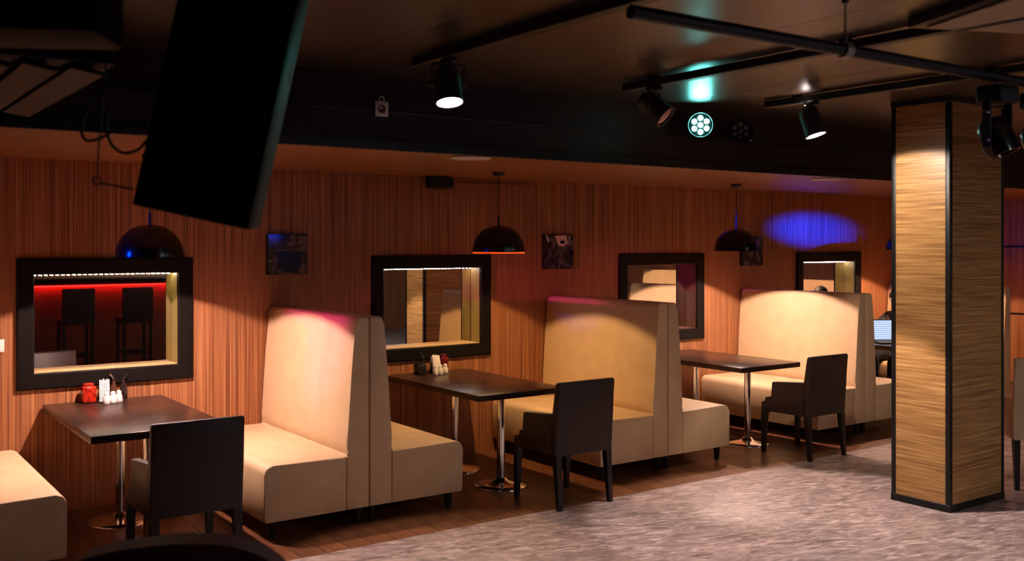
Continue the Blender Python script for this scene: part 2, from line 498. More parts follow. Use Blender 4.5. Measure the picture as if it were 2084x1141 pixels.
copy_thing(ch, 'dark brown leather armchair at the farthest table, left of the wooden pillar', (7.07, -1.66, 0), 0)

# ---------------------------------------------------------------- pendants
m = bpy.data.materials.new('translucent_orange'); m.use_nodes = True
nt = m.node_tree; nt.nodes.remove(nt.nodes['Principled BSDF'])
tr = nt.nodes.new('ShaderNodeBsdfTranslucent'); tr.inputs[0].default_value = (.9, .42, .2, 1)
nt.links.new(tr.outputs[0], nt.nodes['Material Output'].inputs[0]); M['rim'] = m
def make_pendant(label, loc, bulb_color, watts, bulb_h=.118, rim=False):
    """origin at the rim centre"""
    t = thing('pendant_lamp', label, 'lamp', loc, 0, 'black dome pendant lamps over the tables')
    R, Hh = .208, .205
    n = 12
    bm = bmesh.new()
    prof = [(R*math.cos(a)**.9 if a < PI/2-1e-6 else 0, Hh*math.sin(a)) for a in [k*PI/2/n for k in range(n+1)]]
    lathe(bm, [(R-.003, -.004), (R, -.004)] + prof, 48)
    link_mesh('shade', bm, M['black_gloss'], t, smooth=60)
    bm = bmesh.new()
    lathe(bm, [(R-.0025, -.0045)] + [(max(0, r*.975-.002), z*.97-.002) for r, z in prof[:-1]] + [(0, Hh*.965)], 48)
    link_mesh('shade_lining', bm, M['lining'], t, smooth=60)
    bm = bmesh.new(); cyl(bm, (0, 0, Hh-.004), (0, 0, Hh+.075), .010, .007, 12)
    link_mesh('stem', bm, M['black'], t, smooth=40)
    bm = bmesh.new(); tube(bm, [(0, 0, Hh+.07), (0, 0, (ZS-loc[2])-.02)], .0035, 8)
    link_mesh('cord', bm, M['black'], t)
    bm = bmesh.new(); zc = ZS-loc[2]; lathe(bm, [(0, zc-.03), (.035, zc-.03), (.05, zc-.012), (.05, zc), (0, zc)], 24)
    link_mesh('canopy', bm, M['black'], t, smooth=40)
    bm = bmesh.new(); cyl(bm, (0, 0, bulb_h+.032), (0, 0, Hh-.006), .013, .018, 12)
    link_mesh('lamp_holder', bm, M['black'], t)
    # reflector bulb: dark neck, bright flat face that shines downwards
    r = .016
    bm = bmesh.new(); lathe(bm, [(0, bulb_h+.034), (.013, bulb_h+.034), (.019, bulb_h+.004), (.018, bulb_h), (.0165, bulb_h), (.0165, bulb_h+.002), (0, bulb_h+.002)], 20)
    bl_ = link_mesh('bulb', bm, M['white'], t, smooth=40)
    bm = bmesh.new(); lathe(bm, [(0, bulb_h), (r, bulb_h), (r, bulb_h+.0015), (0, bulb_h+.0015)], 20)
    link_mesh('bulb_face', bm, mat('lit_bulb', (1, 1, 1, 1), emit=(*bulb_color, 1), strength=.5*watts/(PI*2*PI*r*r)*2), bl_)
    if rim:
        bm = bmesh.new(); lathe(bm, [(R-.002, -.003), (R-.001, -.016), (R-.004, -.016), (R-.005, -.003), (R-.002, -.003)], 48)
        link_mesh('rim_diffuser', bm, M['rim'], t, smooth=40)
    return t
LX = [(1.815, -.73), (4.515, -.73), (7.265, -.73), (10.0, -.74)]
make_pendant('black dome pendant with blue glint above the red lit mirror', (*LX[0], 1.728), (1, .70, .64), PENDANT_W*.8, .093)
make_pendant('black dome pendant with orange rim above the middle table', (*LX[1], 1.750), (1, .61, .27), PENDANT_W*.32, .118, True)
make_pendant('black dome pendant above the third table, before the blue wall patch', (*LX[2], 1.746), (1, .71, .60), PENDANT_W*.68)
make_pendant('black dome pendant mostly hidden by the left edge of the pillar', (*LX[3], 1.746), (1, .6, .38), PENDANT_W*.6)
make_pendant('black dome pendant hidden behind the pillar, lighting the panelled end wall', (11.5, -.62, 1.746), (1, .6, .36), PENDANT_W*.5)

# ---------------------------------------------------------------- pillar
def make_pillar(label, x0, x1, y0, y1):
    t = thing('pillar', label, 'pillar', ((x0+x1)/2, (y0+y1)/2, 0))
    hx, hy = (x1-x0)/2, (y1-y0)/2
    link_mesh('core', boxes((-hx+.02, hx-.02, -hy+.02, hy-.02, 0, ZC)), M['black'], t)
    e = .035
    for nm, b in (('left', (-hx+.004, -hx+.02, -hy+e, hy-e)), ('right', (hx-.02, hx-.004, -hy+e, hy-e)),
                  ('front', (-hx+e, hx-e, -hy+.004, -hy+.02)), ('back', (-hx+e, hx-e, hy-.02, hy-.004))):
        link_mesh('veneer_panel', boxes((*b, .05, ZC-.04)), M['pillar_wood'], t)
    for sx in (-1, 1):
        for sy in (-1, 1):
            xs_ = sorted((sx*hx, sx*(hx-e))); ys_ = sorted((sy*hy, sy*(hy-e)))
            link_mesh('corner_trim', boxes((*xs_, *ys_, .05, ZC-.04), bev=.004, seg=2), M['black'], t, smooth=40)
    link_mesh('base_trim', boxes((-hx-.003, hx+.003, -hy-.003, hy+.003, 0, .05), bev=.003, seg=1), M['black'], t)
    link_mesh('top_trim', boxes((-hx-.003, hx+.003, -hy-.003, hy+.003, ZC-.04, ZC), bev=.003, seg=1), M['black'], t)
    return t
make_pillar('square wooden pillar clad in striped veneer with black edges, right of the booths', 6.3, 6.99, -3.485, -3.04)

# ---------------------------------------------------------------- lighting tracks, pipe and spots
def track(label, x, y0, y1):
    t = thing('lighting_track', label, 'track', (x, y1, ZC))
    link_mesh('rail', boxes((-.032, .032, y0-y1, 0, -.058, -.012), bev=.004, seg=1), M['black'], t)
    for k, y in enumerate((-.25, -1.6, -2.9, -4.2)):
        if y > y0-y1: link_mesh('ceiling_bracket', boxes((-.018, .018, y-.03, y+.03, -.02, 0.0), bev=.002, seg=1), M['black'], t)
    return t
track('black ceiling track leading up from the brightest spotlight, leftmost of three', 2.68, -8.5, -2.62)
track('black ceiling track crossing behind the pipe, above the unlit spotlight', 4.17, -8.5, -2.62)
track('black ceiling track ending by the pillar, rightmost of three', 5.48, -8.5, -2.62)

pz, pyy = 2.60, -4.73
t = thing('hanging_pipe', 'black round pipe hung from chains across the ceiling tracks', 'pipe', (4.4, pyy, pz))
bm = bmesh.new(); cyl(bm, (-2.1, 0, 0), (4.2, 0, 0), .025, .025, 20); link_mesh('tube', bm, M['black'], t, smooth=40)
for xx in (-.93, 2.6):
    bm = bmesh.new(); cyl(bm, (xx-.022, 0, 0), (xx+.022, 0, 0), .033, .033, 20); cl = link_mesh('clamp', bm, M['grey_metal'] if xx != -.93 else mat('pale_clamp', srgb(170, 160, 152), .4, .7), t, smooth=40)
    bm = bmesh.new(); cyl(bm, (xx, 0, .036), (xx, 0, .062), .01, .01, 8); link_mesh('clamp_bolt', bm, M['grey_metal'], cl)
    # chain links up to the ceiling
    bm = bmesh.new(); z = .065; k = 0
    while z < ZC-pz-.012:
        pts = []
        for q in range(10):
            a = 2*PI*q/10
            dx, dz = .006*math.cos(a), .013*math.sin(a)
            pts.append((xx+(dx if k % 2 else 0), (0 if k % 2 else dx), z+dz))
        tube(bm, pts, .002, 5, closed=True)
        z += .021; k += 1
    cyl(bm, (xx, 0, ZC-pz-.02), (xx, 0, ZC-pz), .012, .016, 10)
    link_mesh('chain', bm, M['dark_metal'], t)

def make_spot(label, loc, aim, lit, group='track spotlights under the ceiling'):
    """loc = pivot of the head (hangs below a track)"""
    t = thing('track_spotlight', label, 'spotlight', loc, 0, group)
    top = ZC-.058-loc[2]
    link_mesh('track_adapter', boxes((-.022, .022, -.05, .05, top-.022, top), bev=.003, seg=1), M['black'], t)
    # yoke: inverted U in the plane across the aim direction
    d = (Vector(aim)-Vector(loc)).normalized()
    h = Vector((d.x, d.y, 0)); h = h.normalized() if h.length > .05 else Vector((.5, -.86, 0)).normalized()
    side = Vector((0, 0, 1)).cross(h)
    yk = .088
    bm = bmesh.new()
    q = Matrix((( side.x, h.x, 0, 0), (side.y, h.y, 0, 0), (0, 0, 1, 0), (0, 0, 0, 1)))
    vs = []
    vs += box(bm, -yk, yk, -.012, .012, top-.036, top-.022); vs += box(bm, -yk, -yk+.006, -.012, .012, -.012, top-.024); vs += box(bm, yk-.006, yk, -.012, .012, -.012, top-.024)
    bmesh.ops.transform(bm, matrix=q, verts=list(set(vs)))
    yo = link_mesh('yoke', bm, M['grey_metal'], t)
    for s in (-1, 1):
        bm = bmesh.new(); cyl(bm, side*s*(yk-.014), side*s*(yk+.014), .012, .012, 12)
        link_mesh('pivot_knob', bm, M['grey_metal'], t, smooth=40)
    rot = d.to_track_quat('Z', 'Y').to_matrix().to_4x4()
    bm = bmesh.new()
    lathe(bm, [(0, -.095), (.03, -.095), (.03, -.101), (.036, -.101), (.042, -.092), (.062, -.078), (.067, -.02), (.067, .072), (.073, .078), (.073, .098), (.066, .098), (.064, .082), (0, .082)], 28)
    bmesh.ops.transform(bm, matrix=rot, verts=bm.verts)
    hd = link_mesh('lamp_head', bm, mat('satin_graphite', srgb(58, 52, 48), .5, .2), t, smooth=45)
    bm = bmesh.new(); lathe(bm, [(0, .097), (.03, .095), (.063, .084)], 24)
    bmesh.ops.transform(bm, matrix=rot, verts=bm.verts)
    link_mesh('lens', bm, mat('lit_lens', (1, 1, 1, 1), .3, emit=(1, .95, .97, 1), strength=60) if lit else mat('pink_lens', srgb(200, 150, 140), .25), hd, smooth=60)
    return t, Vector(loc)+d*.112

def down_aim(loc, dx, dy): return (loc[0]+dx, loc[1]+dy, 0)
WHITE = (1.0, .84, .80)
s1 = (2.69, -2.92, 2.62)
a1 = (3.0, -3.0, 0)
t, p = make_spot('lit track spotlight near the soffit, left of the two bright ones', s1, (2.55, -3.62, 0), True)
spot('track_beam', p, a1, SPOT_W*.75, 66, .2, WHITE)
s2 = (4.18, -2.86, 2.63)
make_spot('unlit grey track spotlight left of the teal stage light', s2, (4.55, -3.6, 1.9), False)
s3 = (5.47, -3.0, 2.62)
a3 = (5.62, -3.35, 1.45)
t, p = make_spot('lit track spotlight in front of the pillar, right of the two bright ones', s3, a3, True)
spot('track_beam', p, (5.45, -3.12, 0), SPOT_W*1.1, 66, .15, WHITE)
spot('track_spill', p+Vector((.02, -.01, 0)), (6.3, -3.28, 1.3), SPOT_W*.27, 104, .12, (1.0, .85, .72))
# glowing disc added behind that lamp head for the pale ceiling streak
bm = bmesh.new(); dd = (Vector(a3)-Vector(s3)).normalized()
lathe(bm, [(0, -.0985), (.028, -.0985), (.028, -.096), (0, -.096)], 20); bmesh.ops.transform(bm, matrix=dd.to_track_quat('Z', 'Y').to_matrix().to_4x4(), verts=bm.verts)
link_mesh('added_glow_disc', bm, mat('added_glow_disc', (.1, .1, .1, 1), .4, emit=(1, .82, .74, 1), strength=110), t)
# unseen spot added on the middle track, above the frame, to brighten the floor
sl = (4.17, -6.4, 2.62)
t, p = make_spot('added lit track spotlight above the frame on the middle track', sl, (4.4, -4.2, 0), True)
spot('track_beam', p, (4.4, -4.2, 0), SPOT_W*.25, 50, .4, WHITE)

# LED stage lights
def make_par(label, loc, aim, emit=None, strength=0, bracket=True):
    t = thing('stage_light', label, 'stage light', loc, 0)
    d = (Vector(aim)-Vector(loc)).normalized()
    rot = d.to_track_quat('Z', 'Y').to_matrix().to_4x4()
    bm = bmesh.new()
    lathe(bm, [(0, -.10), (.05, -.10), (.085, -.06), (.092, .0), (.092, .085), (.087, .085), (.084, .012), (0, .012)], 28)
    bmesh.ops.transform(bm, matrix=rot, verts=bm.verts)
    can = link_mesh('housing', bm, M['black_plastic'], t, smooth=45)
    lm = mat('stage_led', (.05, .05, .05, 1), .3, emit=emit, strength=strength) if emit else mat('unlit_stage_led', srgb(120, 112, 108), .25)
    for k in range(7):
        r_, a = (0, 0) if k == 6 else (.050, k*PI/3+PI/6)
        bm = bmesh.new(); lathe(bm, [(0, .024), (.012, .022), (.019, .013), (.019, .012)], 14, (r_*math.cos(a), r_*math.sin(a), 0))
        bmesh.ops.transform(bm, matrix=rot, verts=bm.verts)
        link_mesh('led_lens', bm, lm, can, smooth=60)
    return t, Vector(loc)+d*.09
def bracket_to(t, off, size=.03):
    bm = bmesh.new()
    tube(bm, [(0, 0, 0), Vector(off)*.5, off], size*.5, 8)
    link_mesh('bracket', bm, M['black'], t)
TEAL = (0.0, .62, .52)
pl = (5.30, -2.16, 2.668)
t, p = make_par('teal glowing seven lens stage light on the dark soffit', pl, (0.3, -7.0, 1.95), (.2, 1.0, .9, 1), 85)
bracket_to(t, (.05, .16, -.02))
spot('stage_beam', p, (1.0, -4.1, 2.2), 60, 26, .6, TEAL)
t, p = make_par('unlit seven lens stage light right of the teal one', (5.72, -2.16, 2.655), (1.5, -7.2, 1.6))
bracket_to(t, (.05, .16, -.02))
# off frame coloured stage lights on the left wall
bl = (-2.3, -1.0, 2.28)
t, p = make_par('blue stage light on the far left wall, outside the picture', bl, (1.8, -.73, 1.82), (.02, .05, 1, 1), 20)
bracket_to(t, (-.3, 0, 0))
spot('stage_beam', p, (1.8, -.73, 1.82), 900, 6.5, 1.0, (.0, .04, 1.0), .05)
b2 = (-.5, -2.65, 2.30)
t, p = make_par('blue stage light beside the big hanging loudspeaker, outside the picture', b2, (9.33, 0, 1.96), (.02, .05, 1, 1), 20)
bracket_to(t, (0, 0, ZC-2.30))
spot('stage_beam', p, (9.33, 0, 1.96), 230000, 2.7, 1.0, (.0, .015, 1.0), .03)
br = (5.33, -6.0, 1.93)
t, p = make_par('blue stage light hung in the right half of the room, outside the picture', br, (2.9, 0, 1.87), (.02, .06, 1, 1), 20)
bracket_to(t, (0, -.02, ZC-1.93))
ml = (-2.35, -2.4, 1.44)
t, p = make_par('magenta stage light on the far left wall, outside the picture', ml, (3.0, -.8, 1.2), (1, .05, .6, 1), 20)
bracket_to(t, (-.25, 0, 0))
spot('stage_beam', p, (2.88, -.86, 1.20), 1000, 13, .8, (1.0, .05, .42), .03)

# adaptor plug right of the unlit stage light, sensor plate on the soffit
t = thing('plug_adaptor', 'small pale plug on the soffit beside the unlit stage light', 'plug', (5.96, YS-.022, 2.635))
link_mesh('plug_body', boxes((-.02, .02, -.018, .02, -.035, .0), bev=.005, seg=2), M['black_plastic'], t, smooth=40)
link_mesh('plug_cap', boxes((-.004, .02, -.022, -.018, -.035, -.012), (.002, .014, -.022, -.016, .006, .022), bev=.003, seg=1), M['plate'], t, smooth=40)
t = thing('motion_sensor', 'small square white sensor plate on the dark soffit, left of the bright spotlight', 'sensor', (2.79, YS-.008, 2.605))
link_mesh('back_plate', boxes((-.043, .043, -.014, .0, -.045, .045), bev=.004, seg=2), M['plate'], t, smooth=40)
bm = bmesh.new(); cyl(bm, (0, -.014, -.002), (0, -.022, -.002), .026, .020, 20); link_mesh('lens', bm, mat('sensor_lens', srgb(70, 40, 30), .2), t, smooth=40)
bm = bmesh.new(); cyl(bm, (-.012, -.02, .004), (-.012, -.026, .004), .009, .007, 12); link_mesh('indicator', bm, mat('indicator_cap', srgb(240, 215, 195), .3), t, smooth=40)
bm = bmesh.new(); tube(bm, [(.016*math.cos(a), -.008, .056+.018*math.sin(a)) for a in [k*PI/6 for k in range(12)]], .005, 6, closed=True); link_mesh('hook', bm, M['plate'], t, smooth=60)

# moving heads on the right end of the pipe
def make_moving_head(label, x):
    t = thing('moving_head', label, 'stage light', (x, pyy, pz-.12))
    bm = bmesh.new(); cyl(bm, (0, 0, .075), (0, 0, .0935), .018, .018, 10); link_mesh('clamp', bm, mat('pinkish_clamp', srgb(150, 110, 108), .45, .5), t, smooth=40)
    bm = boxes((-.085, .085, -.065, .065, -.005, .08), bev=.018, seg=3); link_mesh('base_box', bm, M['black_plastic'], t, smooth=40)
    for b_ in ((-.102, -.086, -.022, .022, -.22, .02), (.086, .102, -.022, .022, -.22, .02)): link_mesh('yoke_arm', boxes(b_, bev=.008, seg=2), M['black_plastic'], t, smooth=40)
    bm = bmesh.new(); lathe(bm, [(0, -.09), (.05, -.09), (.072, -.06), (.078, .04), (.072, .085), (.062, .085), (.060, .07), (0, .07)], 28)
    bmesh.ops.transform(bm, matrix=Matrix.Translation((0, 0, -.165)) @ Euler((math.radians(158), 0, math.radians(20))).to_matrix().to_4x4(), verts=bm.verts)
    hd = link_mesh('head', bm, M['black_gloss'], t, smooth=45)
    for s, z in ((-1, -.18), (1, -.2), (-1, -.05)):
        bm = bmesh.new(); cyl(bm, (s*.100, -.005, z), (s*.116, -.005, z), .015, .012, 12)
        link_mesh('chrome_bolt', bm, M['chrome'], t, smooth=40)
    return t
make_moving_head('black moving head stage light hanging before the pillar top', 4.63)
make_moving_head('black moving head stage light cut by the right picture edge', 5.02)

# ---------------------------------------------------------------- big hung loudspeaker
Rv = Vector((math.cos(YAW), -math.sin(YAW), 0)); Fv = Vector((math.sin(YAW), math.cos(YAW), 0)); Uv = Vector((0, 0, 1))
O_ = Vector((0, CAM_Y, CAM_Z))
def at(u, v, d): return O_ + Fv*d + Rv*((u-1042)/F_PX*d) + Uv*((HORIZON-v)/F_PX*d)
spk_d = 3.15
roll = math.radians(12.3)
ax = (Rv*math.cos(roll) - Uv*math.sin(roll)).normalized()
az = (Rv*math.sin(roll) + Uv*math.cos(roll)).normalized()
ay = Fv
base = at(386, 442, spk_d)
t = thing('loudspeaker', 'large black tilted loudspeaker hanging in the left foreground', 'loudspeaker')
t.matrix_world = Matrix(((ax.x, ay.x, az.x, base.x), (ax.y, ay.y, az.y, base.y), (ax.z, ay.z, az.z, base.z), (0, 0, 0, 1)))
Hs = .92
wf_, wr_, ds = .187, .138, .34
bm = bmesh.new()
pl_ = [(-wf_, 0), (wf_, 0), (wf_+.002, .05), (wr_, ds), (-wr_, ds), (-wf_-.002, .05)]
a = [bm.verts.new((x, y, 0)) for x, y in pl_]; b = [bm.verts.new((x, y, Hs)) for x, y in pl_]
bm.faces.new(a); bm.faces.new(b)
for i in range(6): bm.faces.new((a[i], a[(i+1) % 6], b[(i+1) % 6], b[i]))
bmesh.ops.bevel(bm, geom=bm.edges[:], offset=.008, segments=2, profile=.5, affect='EDGES')
cab = link_mesh('cabinet', bm, M['speaker_black'], t, smooth=40)
link_mesh('grille', boxes((-wf_+.018, wf_-.018, -.012, .0, .03, Hs-.03), bev=.006, seg=2), mat('grille_cloth', srgb(6, 6, 6), .9, spec=.08), t, smooth=40)
for nm, (zc, r) in (('woofer_ring', (.30, .135)), ('horn_ring', (.68, .075))):
    bm = bmesh.new(); lathe(bm, [(r, 0), (r+.006, .004), (r, .008), (r-.006, .004), (r, 0)], 32)
    bmesh.ops.transform(bm, matrix=Matrix.Translation((0, -.014, zc)) @ Matrix.Rotation(PI/2, 4, 'X'), verts=bm.verts)
    link_mesh(nm, bm, t.children[1].data.materials[0], t, smooth=60)
bm = boxes((wr_+.010, wr_+.034, .13, .20, .50, .64), bev=.008, seg=2)
link_mesh('side_handle', bm, M['speaker_black'], t, smooth=40)
bm = bmesh.new(); cyl(bm, (wf_-.012, .05, .055), (wf_-.002, .05, .055), .014, .014, 12); cyl(bm, (wf_-.014, .05, .09), (wf_-.002, .05, .09), .008, .008, 12); link_mesh('rigging_bolt', bm, M['grey_metal'], t)
# suspension brackets to the ceiling, wire and cable loops on its left side
def loc_(u, v, d): return t.matrix_world.inverted() @ at(u, v, d)
def ceil_pt(u, d): 
    p = at(u, 0, d); p.z = ZC; return t.matrix_world.inverted() @ p
bm = bmesh.new()
for u in (420, 520):
    q = Vector((0 if u == 420 else .1, .17, Hs-.02)); tw = t.matrix_world @ q; tw.z = ZC
    tube(bm, [q, t.matrix_world.inverted() @ tw], .008, 8)
link_mesh('hanging_rod', bm, M['black'], t)
bm = bmesh.new(); tube(bm, [ceil_pt(219, 3.3), loc_(214, 140, 3.3), loc_(203, 280, 3.3), loc_(200, 310, 3.3), loc_(199, 355, 3.3)], .0032, 6)
link_mesh('suspension_wire', bm, M['grey_metal'], t)
bm = bmesh.new()
c0 = at(197, 368, 3.3)
tube(bm, [t.matrix_world.inverted() @ (c0 + Rv*.013*math.cos(k*PI/6) + Uv*.013*math.sin(k*PI/6)) for k in range(12)], .004, 6, closed=True)
link_mesh('shackle', bm, M['grey_metal'], t)
bm = bmesh.new(); tube(bm, [loc_(204, 372, 3.3), loc_(232, 378, 3.3), loc_(272, 385, 3.32)], .004, 6)
link_mesh('tie_wire', bm, M['grey_metal'], t)
def spline(pts, n=8):
    P = [Vector(p) for p in pts]; out = []
    P = [2*P[0]-P[1]] + P + [2*P[-1]-P[-2]]
    for i in range(1, len(P)-2):
        for k in range(n):
            s = k/n
            out.append(.5*((2*P[i]) + (P[i+1]-P[i-1])*s + (2*P[i-1]-5*P[i]+4*P[i+1]-P[i+2])*s*s + (3*P[i]-P[i-1]-3*P[i+1]+P[i+2])*s**3))
    return out + [P[-2]]
loop = [(330, 195, 3.25), (290, 182, 3.2), (250, 190, 3.18), (224, 215, 3.2), (216, 250, 3.22), (225, 290, 3.24), (250, 311, 3.26), (280, 305, 3.28), (300, 285, 3.3)]
bm = bmesh.new(); tube(bm, spline([loc_(*q) for q in loop]), .005, 8); link_mesh('cable', bm, M['black_plastic'], t, smooth=60)
loop = [(212, 175, 3.3), (180, 215, 3.28), (166, 262, 3.26), (176, 285, 3.25), (205, 281, 3.24), (240, 262, 3.24), (300, 255, 3.26)]
bm = bmesh.new(); tube(bm, spline([loc_(*q) for q in loop]), .005, 8); link_mesh('cable', bm, M['black_plastic'], t, smooth=60)

# second black cabinet, nearer the ceiling, at the top left corner
p0 = at(190, 62, 2.75)
t = thing('loudspeaker', 'black boxy cabinet under the ceiling at the top left corner', 'loudspeaker', (p0.x, p0.y, p0.z), -YAW+.10)
link_mesh('cabinet', boxes((-.62, 0, 0, .30, 0, .40), bev=.015, seg=2), M['speaker_black'], t, smooth=40)
link_mesh('front_grille', boxes((-.59, -.03, -.012, .0, .03, .37), bev=.005, seg=1), mat('dark_grille_mesh', srgb(9, 9, 9), .8, spec=.15), t)
link_mesh('ceiling_mount', boxes((-.40, -.22, .1, .2, .40, ZC-p0.z), bev=.004, seg=1), M['black'], t)

# ceiling air conditioner with louvres, behind it
t = thing('air_conditioner', 'suspended air conditioner with beige louvred underside at left under the ceiling', 'air conditioner', (.46, -2.80, 2.42))
link_mesh('casing', boxes((-.46, .45, -.74, .75, .05, ZC-2.42), bev=.006, seg=1), M['black_plastic'], t)
link_mesh('underside_panel', boxes((-.46, .46, -.74, .75, .03, .05), bev=.004, seg=1), mat('slot_dark', srgb(14, 11, 10), .8), t)
for k in range(6):
    xa = -.455 + k*.153
    o = link_mesh('louvre', boxes((0, .118, -.72, .73, -.008, .008), bev=.004, seg=1), M['ac_panel'], t, loc=(xa, 0, .015))
    o.rotation_euler = (0, math.radians(9), 0)

# beige ceiling cassette at the top right
p1 = at(1861, 59, 4.42)
t = thing('ceiling_panel_unit', 'large beige ceiling cassette with dark rim at the top right', 'ceiling unit', (p1.x, p1.y, 2.765), -.40)
link_mesh('rim', boxes((-.02, 1.0, -1.0, .02, 0, ZC-2.765), bev=.004, seg=1), M['black'], t)
link_mesh('diffuser', boxes((.035, .945, -.945, -.035, -.012, .0), bev=.004, seg=1), mat('beige_diffuser', srgb(196, 170, 138), .55), t)

# recessed downlights in the soffit underside
for k, (x, y, lab) in enumerate(((3.58, -1.76, 'round pale recessed downlight in the soffit, left of the middle pendant cord'), (7.31, -1.72, 'round pale recessed downlight in the soffit, near the pillar'))):
    t = thing('recessed_downlight', lab, 'ceiling light', (x, y, ZS), 0, 'unlit round downlights in the soffit')
    bm = bmesh.new(); lathe(bm, [(.105, 0), (.135, -.002), (.138, -.008), (.128, -.012), (.108, -.010), (.105, -.004)], 40); link_mesh('rim', bm, M['plate'], t, smooth=50)
    bm = bmesh.new(); lathe(bm, [(0, -.009), (.106, -.007), (.108, -.002)], 40); link_mesh('diffuser', bm, M['downlight'], t, smooth=50)

# small dark loudspeaker high on the wall
t = thing('wall_speaker', 'small dark box high on the wood wall under the soffit, left of a pendant cord', 'speaker', (4.40, -.001, 2.275))
link_mesh('casing', boxes((-.125, .10, -.09, 0, 0, .095), bev=.006, seg=2), mat('dark_brown_plastic', srgb(36, 27, 26), .5), t, smooth=40)
link_mesh('front_mesh', boxes((-.115, .09, -.095, -.09, .01, .085), bev=.002, seg=1), M['black_plastic'], t)

# switch plate at the left edge
t = thing('light_switch', 'white switch plate on the wood wall at the left picture edge', 'switch', (1.045, -.001, 1.145))
link_mesh('plate', boxes((-.042, .042, -.010, 0, -.042, .042), bev=.004, seg=2), M['plate'], t, smooth=40)
link_mesh('rocker', boxes((-.028, .028, -.015, -.009, -.028, .028), bev=.003, seg=1), M['white'], t, smooth=40)

# ---------------------------------------------------------------- pictures
def picture_mat(seed, stops):
    return tex_mat('monochrome_print', stops, (5, 5, 5), rough=0.07, spec=.5, noise_scale=1.0, detail=3, distortion=1.8, rot=(0.2*seed, 0.9*seed, 0.3*seed))
def make_picture(label, x0, x1, z0, z1, seed, stops, shapes):
    t = thing('wall_picture', label, 'picture', ((x0+x1)/2, -.001, (z0+z1)/2))
    hw, hh = (x1-x0)/2, (z1-z0)/2
    link_mesh('panel', boxes((-hw, hw, -.03, 0, -hh, hh), bev=.002, seg=1), M['black'], t)
    link_mesh('print', boxes((-hw+.002, hw-.002, -.032, -.03, -hh+.002, hh-.002)), picture_mat(seed, stops), t)
    for nm, pts, col in shapes:
        bm = bmesh.new()
        f = bm.faces.new([bm.verts.new((x*hw, -.0325, z*hh)) for x, z in pts])
        r = bmesh.ops.extrude_face_region(bm, geom=[f]); bmesh.ops.translate(bm, vec=(0, -.0006, 0), verts=[v for v in r['geom'] if isinstance(v, bmesh.types.BMVert)])
        link_mesh(nm, bm, mat('print_ink', srgb(*col), .18), t)
    return t
dk = [(0.3, srgb(22, 19, 18)), (0.5, srgb(66, 58, 55)), (0.62, srgb(120, 106, 102)), (0.75, srgb(40, 35, 33))]
make_picture('square dark print with a big black pot shape, left of the middle mirror', 2.878, 3.20, 1.577, 1.885, 1.0, dk,
             [('printed_pot', [(-.55, .1), (-.3, .16), (.3, .16), (.75, .1), (.7, -.5), (.5, -.8), (.1, -.92), (-.3, -.85), (-.5, -.5)], (16, 15, 14)),
              ('printed_rim', [(-.6, .14), (.0, .2), (.8, .2), (.85, .26), (.0, .26), (-.62, .22)], (96, 84, 84)),
              ('printed_figure', [(.55, .9), (.9, .9), (.85, .55), (.6, .5), (.4, .35), (.5, .6)], (110, 98, 96)),
              ('printed_edge', [(-.8, -.2), (-.62, .0), (-.55, -.35), (-.7, -.9), (-.85, -.9), (-.72, -.5)], (92, 78, 80))])
make_picture('square dark print with pale blossom and stem, right of the middle mirror', 5.50, 5.84, 1.58, 1.895, 2.3, dk,
             [('printed_blossom', [(-.3, .92), (.5, .95), (.6, .5), (.3, .3), (-.05, .35), (-.15, .6)], (232, 196, 176)),
              ('printed_shadow', [(.05, .62), (.3, .66), (.45, .52), (.25, .45), (.08, .5)], (120, 76, 58)),
              ('printed_leaf', [(.62, .9), (.8, .92), (.78, .4), (.66, .35)], (150, 128, 122)),
              ('printed_glint', [(-.9, .95), (-.8, .95), (-.66, .6), (-.76, .55)], (236, 220, 200)),
              ('printed_stem', [(-.1, .3), (.08, .3), (.12, -.1), (.3, -.45), (.6, -.8), (.5, -.85), (.15, -.5), (-.02, -.15)], (92, 86, 74))])
make_picture('square dark print half hidden behind the third pendant', 8.13, 8.46, 1.577, 1.89, 3.1, dk,
             [('printed_petal', [(.45, .8), (.85, .9), (.8, .5), (.5, .4)], (120, 108, 112)),
              ('printed_streak', [(.2, .1), (.35, .15), (.75, -.6), (.6, -.75)], (90, 86, 92))])

# ---------------------------------------------------------------- table condiments
def napkin_holder(label, x, y, rz):
    t = thing('napkin_holder', label, 'napkin holder', (x, y, TH), rz)
    link_mesh('base', boxes((-.03, .03, -.055, .055, 0, .008), bev=.002, seg=1), M['chrome'], t)
    for s in (-1, 1):
        bm = bmesh.new()
        a = [bm.verts.new((s*.03, y_, z)) for y_, z in ((-.055, .006), (.055, .006), (.03, .075), (-.03, .075))]
        b = [bm.verts.new((s*.032, y_, z)) for y_, z in ((-.055, .006), (.055, .006), (.03, .075), (-.03, .075))]
        bm.faces.new(a); bm.faces.new(b)
        for i in range(4): bm.faces.new((a[i], a[(i+1) % 4], b[(i+1) % 4], b[i]))
        link_mesh('side_plate', bm, M['chrome'], t)
    for k in range(6):
        bm = bmesh.new()
        x_ = -.022+k*.009
        j = random.uniform(-.006, .006)
        a = [bm.verts.new((x_, y_, z)) for y_, z in ((-.062, .009), (.062, .009), (.02+j, .118+j), (-.005+j, .125+j))]
        b = [bm.verts.new((x_+.006, y_, z)) for y_, z in ((-.062, .009), (.062, .009), (.02+j, .118+j), (-.005+j, .125+j))]
        bm.faces.new(a); bm.faces.new(b)
        for i in range(4): bm.faces.new((a[i], a[(i+1) % 4], b[(i+1) % 4], b[i]))
        link_mesh('napkin', bm, M['paper'], t)
    return t
